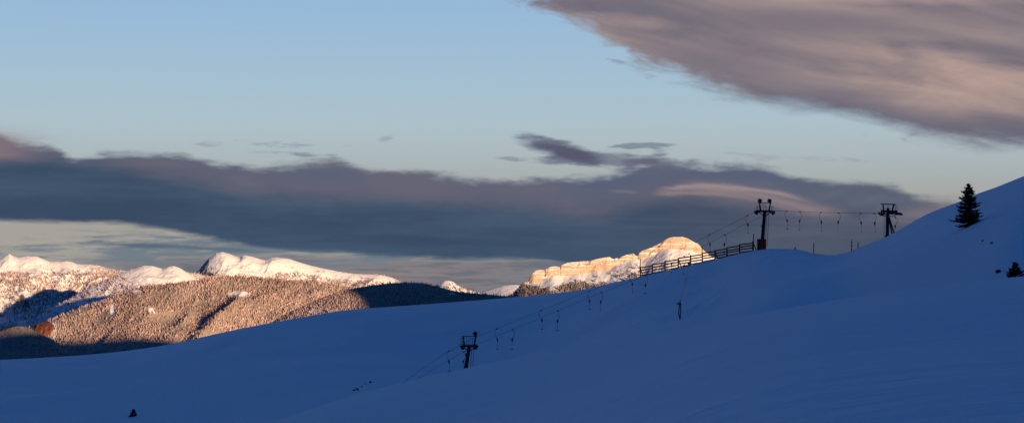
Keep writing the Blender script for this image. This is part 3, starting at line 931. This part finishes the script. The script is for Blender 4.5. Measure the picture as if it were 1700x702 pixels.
def pole(px, py0, py1, dist, label, r=.07, group='marker poles along the crest', bands=False):
    u = mpp(dist); b = world(px, py0, dist)
    t = empty('marker_pole', b); H = (py0 - py1) * u
    tag(t, label, 'pole', group)
    part('pole_shaft', lambda bm: tube(bm, [(0, 0, -1.2), (0, 0, H * .5), (.02, 0, H)], r, 8), M_STEEL, t)
    if bands:
        for k in (.12, .45, .75):
            part('marker_sleeve', lambda bm: tube(bm, [(0, 0, H * k - .13), (.0, 0, H * k + .2)], r * 1.8, 8), M_STEEL, t)
    else:
        part('cap', lambda bm: tube(bm, [(.02, 0, H - .02), (.02, 0, H + .05)], r * 1.25, 8), M_STEEL, t)
pole(1063, 459, 430, 401, 'tall thin pole standing at the left end of the timber fence', .08)
pole(1165.5, 434, 409, 384, 'tall thin pole halfway up the timber fence beside the cliff edge', .08)
pole(1251, 416, 389, 362, 'tall thin pole at the right end of the fence beside the padded pylon', .08)
pole(1351, 420, 404, 368, 'slim marker pole in the dip right of the padded pylon', .08)
pole(1414, 417, 398, 356, 'banded marker pole, the left of two close together before the end pylon', .06, bands=True)
pole(1424.5, 412, 402.5, 356, 'short marker pole, the right of two close together before the end pylon', .075)
pole(1320, 414, 410.5, 361, 'tiny stub of a pole poking from the crest beyond the padded pylon', .11)


# ------------------------------------------------------------------ spruces
def spruce(base, H, R, label, seed, lowcut=.0, dens=1.0, bare=.04):
    r = random.Random(seed)
    t = empty('spruce_tree', base); tag(t, label, 'spruce tree')
    part('trunk', lambda bm: tube(bm, [(0, 0, -.5), (.02, 0, H * .5), (0, .01, H)], H * .022, 7, .012), M_BARK, t)
    V, Fc = [], []
    def quad(a, b, c, d):
        k = len(V); V.extend([a, b, c, d]); Fc.append((k, k + 1, k + 2, k + 3))
    nW = int(36 * dens)
    for w in range(nW):
        f = (w + r.random() * .5) / nW                      # 0 low, 1 top
        z = H * (bare + (1 - bare) * f ** .92)
        reach = R * (1 - f) ** .80 * r.uniform(.60, 1.12) + .08
        if f < .12: reach *= .72 + 1.8 * f
        nb_ = max(4, int((13 - 6 * f) * dens))
        a0 = r.random() * 6.28
        for k in range(nb_):
            if r.random() < .08: continue
            a = a0 + k * 2 * PI / nb_ + r.uniform(-.25, .25)
            L_ = reach * r.choice((.5, .8, .95, 1.1, 1.25))
            droop = L_ * (.42 - .65 * f) * r.uniform(.6, 1.2)
            d = Vector((math.cos(a), math.sin(a), 0)); s = Vector((-math.sin(a), math.cos(a), 0))
            p0 = Vector((0, 0, z)); n = max(3, int(L_ / .16))
            prev = p0
            for q in range(1, n + 1):
                u = q / n
                c = p0 + d * L_ * u + Vector((0, 0, -droop * u + L_ * .22 * u * u * u))
                # needle sprays to both sides and below
                wd_ = (.10 + .26 * L_ * (1 - u * .75)) * r.uniform(.7, 1.2)
                for sg in (-1, 1):
                    e = c + s * sg * wd_ + d * wd_ * .5 + Vector((0, 0, -wd_ * r.uniform(.1, .5)))
                    quad(prev, c, e, prev.lerp(e, .55) + Vector((0, 0, -.05)))
                quad(prev, c, c + Vector((0, 0, -.10 - .10 * r.random())), prev + Vector((0, 0, -.12 * r.random() - .05)))
                prev = c
    bm = bmesh.new()
    vs = [bm.verts.new(v) for v in V]
    for f in Fc: bm.faces.new([vs[k] for k in f])
    # inner mass of old twigs
    me = bpy.data.meshes.new('crown'); bm.to_mesh(me); bm.free(); me.materials.append(M_NEEDLE)
    o = bpy.data.objects.new('crown', me); COL.objects.link(o); o.parent = t
    return t

b = ground_hit(1609, 377, 180)
db = math.hypot(b.x, b.y)
b2 = Vector(b); b2.z = ground_z(b.x, b.y) - .05
spruce(b2, (378 - 308.5) * mpp(db), 23 * mpp(db), 'lone dark spruce standing on the right hand snow slope below the skyline', 5)
d2 = 175.0
p2 = world(1685, 464, d2); g2 = ground_z(p2.x, p2.y)
spruce(Vector((p2.x, p2.y, g2 - 1.3)), (float(sight(1685, 434)[1]) - math.atan2(g2 - 1.3, d2)) * d2, 40 * mpp(d2), 'smaller spruce cut off by the near ridge at the right edge', 9)



def clump(px, py, rmin, w, h, label, name, cat, seed, mat, spiky=True, rmax=1e9):
    """low tuft of twigs or a stone pushing through the snow"""
    r = random.Random(seed); g = ground_hit(px, py, rmin, rmax); u = mpp(math.hypot(g.x, g.y))
    W, H = w * u, h * u
    t = empty(name, (g.x, g.y, g.z)); tag(t, label, cat)
    bm = bmesh.new()
    bmesh.ops.create_icosphere(bm, subdivisions=3, radius=1)
    for v in bm.verts:
        n = 1 + .30 * math.sin(v.co.x * 5 + seed) * math.cos(v.co.y * 4) + .22 * math.sin(v.co.z * 9 + seed * 2) + r.uniform(-.07, .07)
        v.co = Vector((v.co.x * W * .46 * n, v.co.y * W * .40 * n, v.co.z * H * .42 * n + H * .22))
    link('stone' if not spiky else 'twig_mass', bm, mat, t)
    if spiky:
        bm = bmesh.new()
        for k in range(46):
            a = r.random() * 6.28; e = r.uniform(.1, 1.4)
            d = Vector((math.cos(a) * math.cos(e) * W * .62, math.sin(a) * math.cos(e) * W * .5, math.sin(e) * H * .95))
            p = Vector((r.uniform(-.25, .25) * W, r.uniform(-.2, .2) * W, 0))
            beam(bm, p, p + d * r.uniform(.55, 1.0), .035 * u * 10, .02 * u * 10)
        link('twigs', bm, mat, t)
    return t
clump(1657, 453.5, 150, 11, 6, 'dark low bush poking through snow left of the smaller spruce', 'bush', 'bush', 3, M_NEEDLE)
clump(1631.5, 403.5, 150, 5, 3, 'left of two small dark stones in the snow below the lone spruce', 'stone', 'stone', 5, M_ROCK, False)
clump(1646.5, 404, 150, 6, 3, 'right of two small dark stones in the snow below the lone spruce', 'stone', 'stone', 6, M_ROCK, False)
clump(600.5, 642.5, 110, 2.5, 2, 'small dark twig tuft just above the bent branch near the ridge', 'twig_tuft', 'twig', 7, M_BARK)
clump(606.5, 639.5, 110, 2, 1.5, 'tiny middle twig tuft of the row beyond the bent branch', 'twig_tuft', 'twig', 8, M_BARK)
clump(615.5, 636.5, 110, 4, 3, 'farthest twig tuft of the row beyond the bent branch', 'twig_tuft', 'twig', 9, M_BARK)

# half buried spruce tip at the bottom left, snow on its boughs
g = ground_hit(223, 692, 60)
u = mpp(math.hypot(g.x, g.y))
t = spruce(Vector((g.x, g.y, g.z - .2)), 13.5 * u, 6.6 * u, 'tiny half buried spruce tip with snow on it, alone at bottom left', 21, dens=.8)
def cap(bm):
    bmesh.ops.create_icosphere(bm, subdivisions=2, radius=1)
    for v in bm.verts: v.co = Vector((v.co.x * 2.0 * u + 1.3 * u, v.co.y * 2.0 * u - 2.6 * u, v.co.z * .9 * u + 6.4 * u))
part('snow_cap', cap, M_SNOW, t, smooth=True)

# bent branch lying on the snow
def branch():
    a = ground_hit(590, 648, 110); d = math.hypot(a.x, a.y); k = mpp(d)
    t = empty('bent_branch', a); tag(t, 'dark bent branch sticking out of the snow just above the near ridge', 'branch')
    part('stem', lambda bm: tube(bm, [(-6.5 * k, 0, -.6 * k), (-3 * k, 0, .8 * k), (0, 0, 1.4 * k), (2.6 * k, 0, 4.2 * k)], .11, 7, .07), M_BARK, t)
    part('side_twig', lambda bm: tube(bm, [(2.2 * k, 0, 3.8 * k), (4.0 * k, 0, 1.0 * k), (6.6 * k, 0, -4.5 * k)], .12, 7, .09), M_BARK, t)
branch()

# ------------------------------------------------------------------ sky and clouds
wd = bpy.data.worlds.new('World'); SC.world = wd; wd.use_nodes = True
nt = wd.node_tree; S.tree = nt
for n in list(nt.nodes): nt.nodes.remove(n)
out = nt.nodes.new('ShaderNodeOutputWorld'); bg = nt.nodes.new('ShaderNodeBackground')
nt.links.new(bg.outputs[0], out.inputs[0])
STR = .10
EXPO = .70
bg.inputs['Strength'].default_value = STR
KK = 1 / (STR * 2 ** EXPO)
sky = nt.nodes.new('ShaderNodeTexSky'); sky.sky_type = 'NISHITA'; sky.sun_disc = False
sky.sun_elevation = SUN_EL; sky.sun_rotation = SUN_AZ; sky.altitude = 1500; sky.air_density = 1.0; sky.dust_density = .6; sky.ozone_density = 2.2
tc = nt.nodes.new('ShaderNodeTexCoord'); DV = S(tc.outputs['Generated'])
dx, dy_, dz_ = sep(DV)
DEG = 180 / PI
AZN = S.m('ARCTAN2', dx, dy_) * DEG
ELN = S.m('ARCSINE', dz_) * DEG


def fcurve(pts, pix=True):
    """float curve of azimuth (degrees); control points are surveyed bearings"""
    n = nt.nodes.new('ShaderNodeFloatCurve'); c = n.mapping; cv = c.curves[0]
    P = []
    for px, v in pts:
        a, e = sight(px, v if pix else 300)
        P.append((float(a) * DEG, float(e) * DEG if pix else v))
    LO, HI = (-6.0, 24.0)
    P = [((a + 20) / 40, (v - LO) / (HI - LO)) for a, v in P]
    P = [p for p in P if -.001 <= p[0] <= 1.001]
    while len(cv.points) < len(P): cv.points.new(.5, .5)
    for q, p in zip(cv.points, P): q.location = p; q.handle_type = 'AUTO'
    c.use_clip = False
    c.update()
    S.put(n.inputs['Value'], (AZN + 20.0) * (1 / 40)); n.inputs['Factor'].default_value = 1
    return S(n.outputs[0]) * (HI - LO) + LO


streak = comb(dx * 1.0, dy_ * .35, dz_ * 6.0)
nA = noise(streak, 9, 7, .6) - .5          # billows along the band
nB = noise(comb(dx, dy_ * .35, dz_ * 9.0), 30, 6, .65) - .5   # wisps
nC = noise(comb(dx, dy_ * .3, dz_ * 14.0), 5, 5, .6, 1.0) - .5  # long streaks
nF = noise(comb(dx, dy_ * .35, dz_ * 3.5), 75, 4, .6) - .5    # ragged fringe
sl = dz_ + dx * .22                         # streaks running down to the right
nD = noise(comb(dx * 1.1 + 3.0, dy_ * .3, sl * 7.5), 7, 5, .5, .6) - .5
nE = noise(comb(dx * 1.4 + 8.0, dy_ * .3, sl * 12.0), 22, 5, .6) - .5


def L(r, g, b): return tuple(v * KK for v in lin(r, g, b))


def sx_(px): return float(sight(px, 350)[0]) * DEG
def sy_(py): return float(sight(850, py)[1]) * DEG
PXD = 57.3 * 1.0 / F                       # degrees per survey pixel


# clear sky: the sky model, warmed near the horizon by thin high haze
grade = ss(0.0, 8.5, ELN)
clearsky = mix(ss(1.2, 4.6, ELN), L(162, 157, 153), L(174, 192, 200))
clearsky = mix(ss(3.6, 6.0, ELN), clearsky, L(163, 190, 209))
clearsky = mix(ss(5.2, 8.6, ELN), clearsky, L(148, 183, 219))
clearsky = mix(ss(8.6, 26.0, ELN), clearsky, L(70, 112, 185))
skyc = S(sky.outputs[0])
base = mix(.94, skyc, clearsky)

def over(c, mask, colour): return mix(mask, c, colour)

c = base
# low haze bank and streaks under the band
lowbank = ss(sy_(410), sy_(442), ELN + nC * .9 + nB * .3) * ss(sx_(60), sx_(240), AZN + nC * 6)
c = over(c, lowbank * .9, mix(ss(-.10, .14, nC + nB * .6), L(96, 104, 118), L(160, 134, 126)))
lowb2 = ss(sy_(374), sy_(398), ELN + nC * .35)
c = over(c, lowb2 * ss(-.04, .12, nC + nB * .7 + nA * .3) * .95, L(110, 123, 134))

def band(c, top, bot, soft_t, soft_b, na, nb_, colour, op=1.0, win=None):
    m1 = ss(0.0, soft_t, fcurve(top) - ELN + na)
    m2 = ss(0.0, soft_b, ELN - fcurve(bot) + nb_)
    mk = m1 * m2 * op
    if win is not None: mk = mk * ss(sx_(win[0]), sx_(win[1]), AZN) * ss(sx_(win[3]), sx_(win[2]), AZN)
    return over(c, mk, colour)

# thin slate streaks
c = band(c, [(-100, 405), (60, 404), (140, 400), (210, 400), (290, 404), (350, 407), (440, 414), (560, 428)], [(-100, 408), (60, 409), (140, 409), (240, 414), (330, 417), (440, 424), (560, 432)], .12, .12, nB * .15, nB * .12, L(86, 104, 122), .95, (-60, 60, 380, 470))
c = band(c, [(400, 432), (450, 428), (500, 428), (560, 431)], [(400, 434), (450, 436), (500, 437), (560, 436)], .1, .1, nB * .1, nB * .1, L(98, 104, 118), .9, (410, 450, 520, 560))

# the long grey-blue band
TOP1 = [(-300, 170), (-60, 190), (0, 214), (20, 226), (50, 233), (100, 240), (118, 250), (150, 248), (180, 243), (250, 244), (300, 249), (340, 255), (400, 263), (440, 266), (470, 266), (510, 262), (560, 261), (610, 275), (660, 283),
        (720, 286), (800, 288), (850, 291), (900, 287), (950, 286), (1000, 280), (1050, 272), (1090, 262), (1110, 262), (1160, 263), (1210, 261), (1280, 266), (1310, 277), (1350, 284), (1400, 288), (1450, 292), (1490, 300), (1530, 318), (1590, 322), (1700, 322), (2000, 300)]
BOT1 = [(-300, 365), (0, 373), (110, 375), (200, 378), (260, 385), (300, 392), (340, 400), (390, 408), (440, 416), (500, 421), (570, 424), (620, 428), (680, 432), (720, 435), (850, 435), (930, 440), (1000, 470), (1080, 560), (1200, 600), (1800, 600)]
PUR = [(-300, 262), (0, 266), (150, 272), (240, 288), (330, 305), (390, 320), (430, 324), (520, 326), (600, 328), (700, 332), (800, 340), (900, 352), (1000, 355), (1100, 338), (1250, 345), (1450, 352), (1700, 370)]
nM = noise(comb(dx, dy_ * .35, dz_ * 3.2), 16, 6, .6, .3) - .5
pv = ELN - fcurve(PUR) + nA * .55 + nM * .9 + nB * .2
slate = mix(ss(-.25, .28, nA + nC * .6), L(52, 71, 97), L(67, 88, 112))
slate = mix(ss(sx_(900), sx_(1350), AZN), slate, mix(ss(-.2, .25, nC + nM * .5), L(66, 76, 98), L(84, 91, 109)))
purp = mix(ss(0.0, 1.0, pv), L(97, 97, 113), L(84, 95, 120))
purp = mix(ss(-.12, .24, nM + nC * .4), purp, L(102, 100, 116))
purp = mix(ss(sx_(1230), sx_(1400), AZN + nM * 3), purp, mix(ss(-.15, .2, nM), L(84, 93, 112), L(100, 106, 122)))
c1c = mix(ss(-.35, .45, pv), slate, purp)
c = band(c, TOP1, BOT1, .36, .20, nA * .22 + nB * .30 + nF * .38 + nM * .8, nA * .10 + nB * .22 + nF * .12, c1c, .985)
# pink glow at the far left end of the band
c = over(c, ss(sx_(110), sx_(-40), AZN + nB * 2) * ss(sy_(282), sy_(262), ELN + nA * .6) * ss(sy_(205), sy_(245), ELN + nB * .3) * .6, L(150, 125, 130))


def blob(c, cx, cy, a, b, ang, soft, na, colour, op=1.0):
    u = AZN - sx_(cx); v = ELN - sy_(cy)
    ca, sa = math.cos(math.radians(ang)), math.sin(math.radians(ang))
    p = (u * ca - v * sa) * (1 / (a * PXD)); q = (u * sa + v * ca) * (1 / (b * PXD))
    d = 1.0 - (p * p + q * q) + na
    return over(c, ss(0.0, soft, d) * op, colour)

# lens cloud, its tail and small shreds
c = blob(c, 1020, 264, 120, 17, 2, 1.3, nB * 3 + nF * 2.5 + .25, L(106, 110, 130), .8)
c = blob(c, 930, 266, 90, 10, 4, 1.4, nB * 4 + nF * 3, L(112, 116, 134), .7)
c = blob(c, 928, 248, 82, 18, 14, 1.1, nB * 1.3 + nF * 1.2 + nM * .4 + .2, L(95, 99, 120), .93)
c = blob(c, 940, 252, 66, 13, 16, .9, nB * 1.0 + nF * .6, L(84, 84, 106), .8)
c = blob(c, 905, 233, 55, 9, 6, 1.0, nB * 1.8 + nF * 1.5, L(102, 106, 128), .9)
c = blob(c, 1045, 244, 75, 6, -2, .9, nB * 4 + nF * 3.5 - .1, L(118, 125, 142), .75)
c = blob(c, 1075, 262, 45, 14, -12, 1.3, nB * 2.5 + nF * 2.5, L(98, 98, 118), .8)
c = blob(c, 850, 264, 58, 4, 4, 1.0, nB * 4 + nF * 4 - .2, L(132, 134, 148), .65)
c = blob(c, 480, 240, 110, 11, 3, 1.6, nB * 6 + nF * 5 - .5, L(136, 152, 166), .7)
c = blob(c, 470, 256, 95, 6, 2, 1.2, nB * 4 + nF * 3 - .2, L(120, 130, 150), .7)
c = blob(c, 350, 241, 30, 7, 2, 1.2, nB * 4 + nF * 3 - .3, L(140, 152, 165), .6)
c = blob(c, 1250, 262, 200, 7, 2, 1.6, nB * 6 + nF * 4 - .4, L(148, 148, 158), .5)
c = blob(c, 640, 231, 18, 7, -10, 1.2, nB * 4 + nF * 3 - .3, L(140, 154, 168), .6)

# rosy wisps
def wisp(c, line, hw, win, colour, op, na):
    d = (ELN - fcurve(line) + na) * (1 / (hw * PXD))
    g = S.m('POWER', 2.718, d * d * -1.0)
    g = g * ss(sx_(win[0]), sx_(win[1]), AZN) * ss(sx_(win[3]), sx_(win[2]), AZN) * op
    return over(c, g, colour)
c = wisp(c, [(900, 325), (1085, 320), (1150, 312), (1220, 317), (1290, 334), (1350, 349), (1400, 352), (1500, 358)], 10, (1075, 1200, 1340, 1430), L(142, 126, 130), .8, nE * .35 + nF * .1)
c = wisp(c, [(900, 320), (1085, 316), (1150, 309), (1230, 312), (1300, 322), (1340, 333), (1420, 350)], 4, (1080, 1130, 1290, 1370), L(158, 140, 140), .8, nE * .2 + nF * .08)
c = wisp(c, [(900, 324), (1060, 322), (1130, 321), (1190, 322), (1300, 340)], 4, (1075, 1110, 1170, 1260), L(148, 132, 134), .65, nE * .2)
c = wisp(c, [(900, 318), (1000, 316), (1060, 319), (1200, 322)], 3, (1005, 1025, 1045, 1070), L(125, 115, 128), .6, nE * .2)
c = wisp(c, [(1300, 365), (1500, 356), (1560, 352), (1650, 350)], 14, (1420, 1540, 1700, 1900), L(132, 120, 128), .6, nE * .5)

# the large high cloud at the upper right, reaching overhead
EDGE = [(-300, -620), (0, -520), (300, -380), (600, -180), (760, -60), (860, -4), (900, 12), (945, 36), (985, 55), (1020, 82), (1050, 110), (1090, 124), (1130, 135), (1175, 149), (1275, 172), (1375, 190), (1450, 208), (1500, 222), (1560, 233), (1620, 240), (1700, 246), (1850, 255), (2000, 250)]
de = ELN - fcurve(EDGE)
nG = noise(comb(dx + 5.0, dy_ * .35, (dz_ + dx * .16) * 3.0), 42, 6, .62, .4) - .5
left = ss(sx_(1300), sx_(1050), AZN)
m2 = ss(-.25, .5, de + nE * .3 + nG * (left * 1.5 + .55) + nM * .7 + nF * .2)
tone = nD * .85 + nG * .12 + nM * .25
rosy = mix(ss(-.22, .22, tone), L(108, 102, 114), L(160, 141, 138))
def tint(c, cx, cy, a, b, ang, op, col):
    return blob(c, cx, cy, a, b, ang, 1.6, nD * 1.6 + nM * 1.2, col, op)
rosy = tint(rosy, 1350, 42, 300, 26, 4, .75, L(108, 101, 114))
rosy = tint(rosy, 1000, 12, 170, 16, 4, .8, L(100, 98, 120))
rosy = tint(rosy, 1070, 38, 130, 17, 7, .85, L(180, 155, 150))
rosy = tint(rosy, 1450, 3, 330, 14, 3, .8, L(184, 156, 150))
rosy = tint(rosy, 1190, 100, 150, 26, 9, .7, L(112, 104, 116))
rosy = tint(rosy, 1440, 92, 190, 20, 6, .55, L(172, 147, 143))
rosy = tint(rosy, 1620, 148, 290, 58, 9, .95, L(202, 170, 154))
rosy = tint(rosy, 1640, 70, 160, 14, 9, .6, L(168, 146, 144))
rosy = mix(ss(1.45, .25, de + nD * .8 + nM * .3) * ss(sx_(940), sx_(1400), AZN) * .95, rosy, L(96, 95, 114))
c = over(c, m2 * .97, rosy)
c = blob(c, 1030, 104, 30, 6, 14, 1.3, nG * 7 - .3, L(128, 136, 158), .75)
c = blob(c, 1480, 224, 60, 14, 8, 1.4, nG * 9 - .6, L(130, 138, 154), .75)
# unseen sky: dark ring and flanks, bluer zenith, added to set the snow's light
front = ss(75.0, 20.0, S.m('ABSOLUTE', AZN + 12.0))
c = mix(ss(9.3, 15.0, ELN + nD * 3 - front * 13.0), c, L(12, 46, 98))
c = mix(ss(32.0, 85.0, S.m('ABSOLUTE', AZN)) * ss(-3.0, 2.0, ELN), c, L(8, 32, 72))
c = mix(ss(30.0, 58.0, ELN + nD * 4), c, L(29, 86, 151))
S.put(bg.inputs['Color'], c)

# ------------------------------------------------------------------ sun
sd = Vector((math.sin(SUN_AZ) * math.cos(SUN_EL), math.cos(SUN_AZ) * math.cos(SUN_EL), math.sin(SUN_EL)))
sun = bpy.data.lights.new('sun', 'SUN'); sun.energy = 5.0; sun.angle = math.radians(.5); sun.color = (1.0, .665, .37)
so = bpy.data.objects.new('sun', sun); COL.objects.link(so)
so.rotation_euler = sd.to_track_quat('Z', 'Y').to_euler()

# ------------------------------------------------------------------ camera
cam = bpy.data.cameras.new('camera'); cam.sensor_fit = 'HORIZONTAL'; cam.sensor_width = 36; cam.lens = 36 * F / 1700
cam.clip_start = .1; cam.clip_end = 90000
co = bpy.data.objects.new('camera', cam); COL.objects.link(co)
co.location = (0, 0, 0); co.rotation_euler = (PI / 2 + PITCH, 0, 0)
SC.camera = co
SC.view_settings.view_transform = 'Standard'; SC.view_settings.look = 'None'
SC.view_settings.exposure = EXPO; SC.view_settings.gamma = 1; SC.view_settings.use_curve_mapping = False
SC.render.engine = 'CYCLES'
SC.cycles.use_denoising = True
SC.cycles.max_bounces = 5; SC.cycles.diffuse_bounces = 3
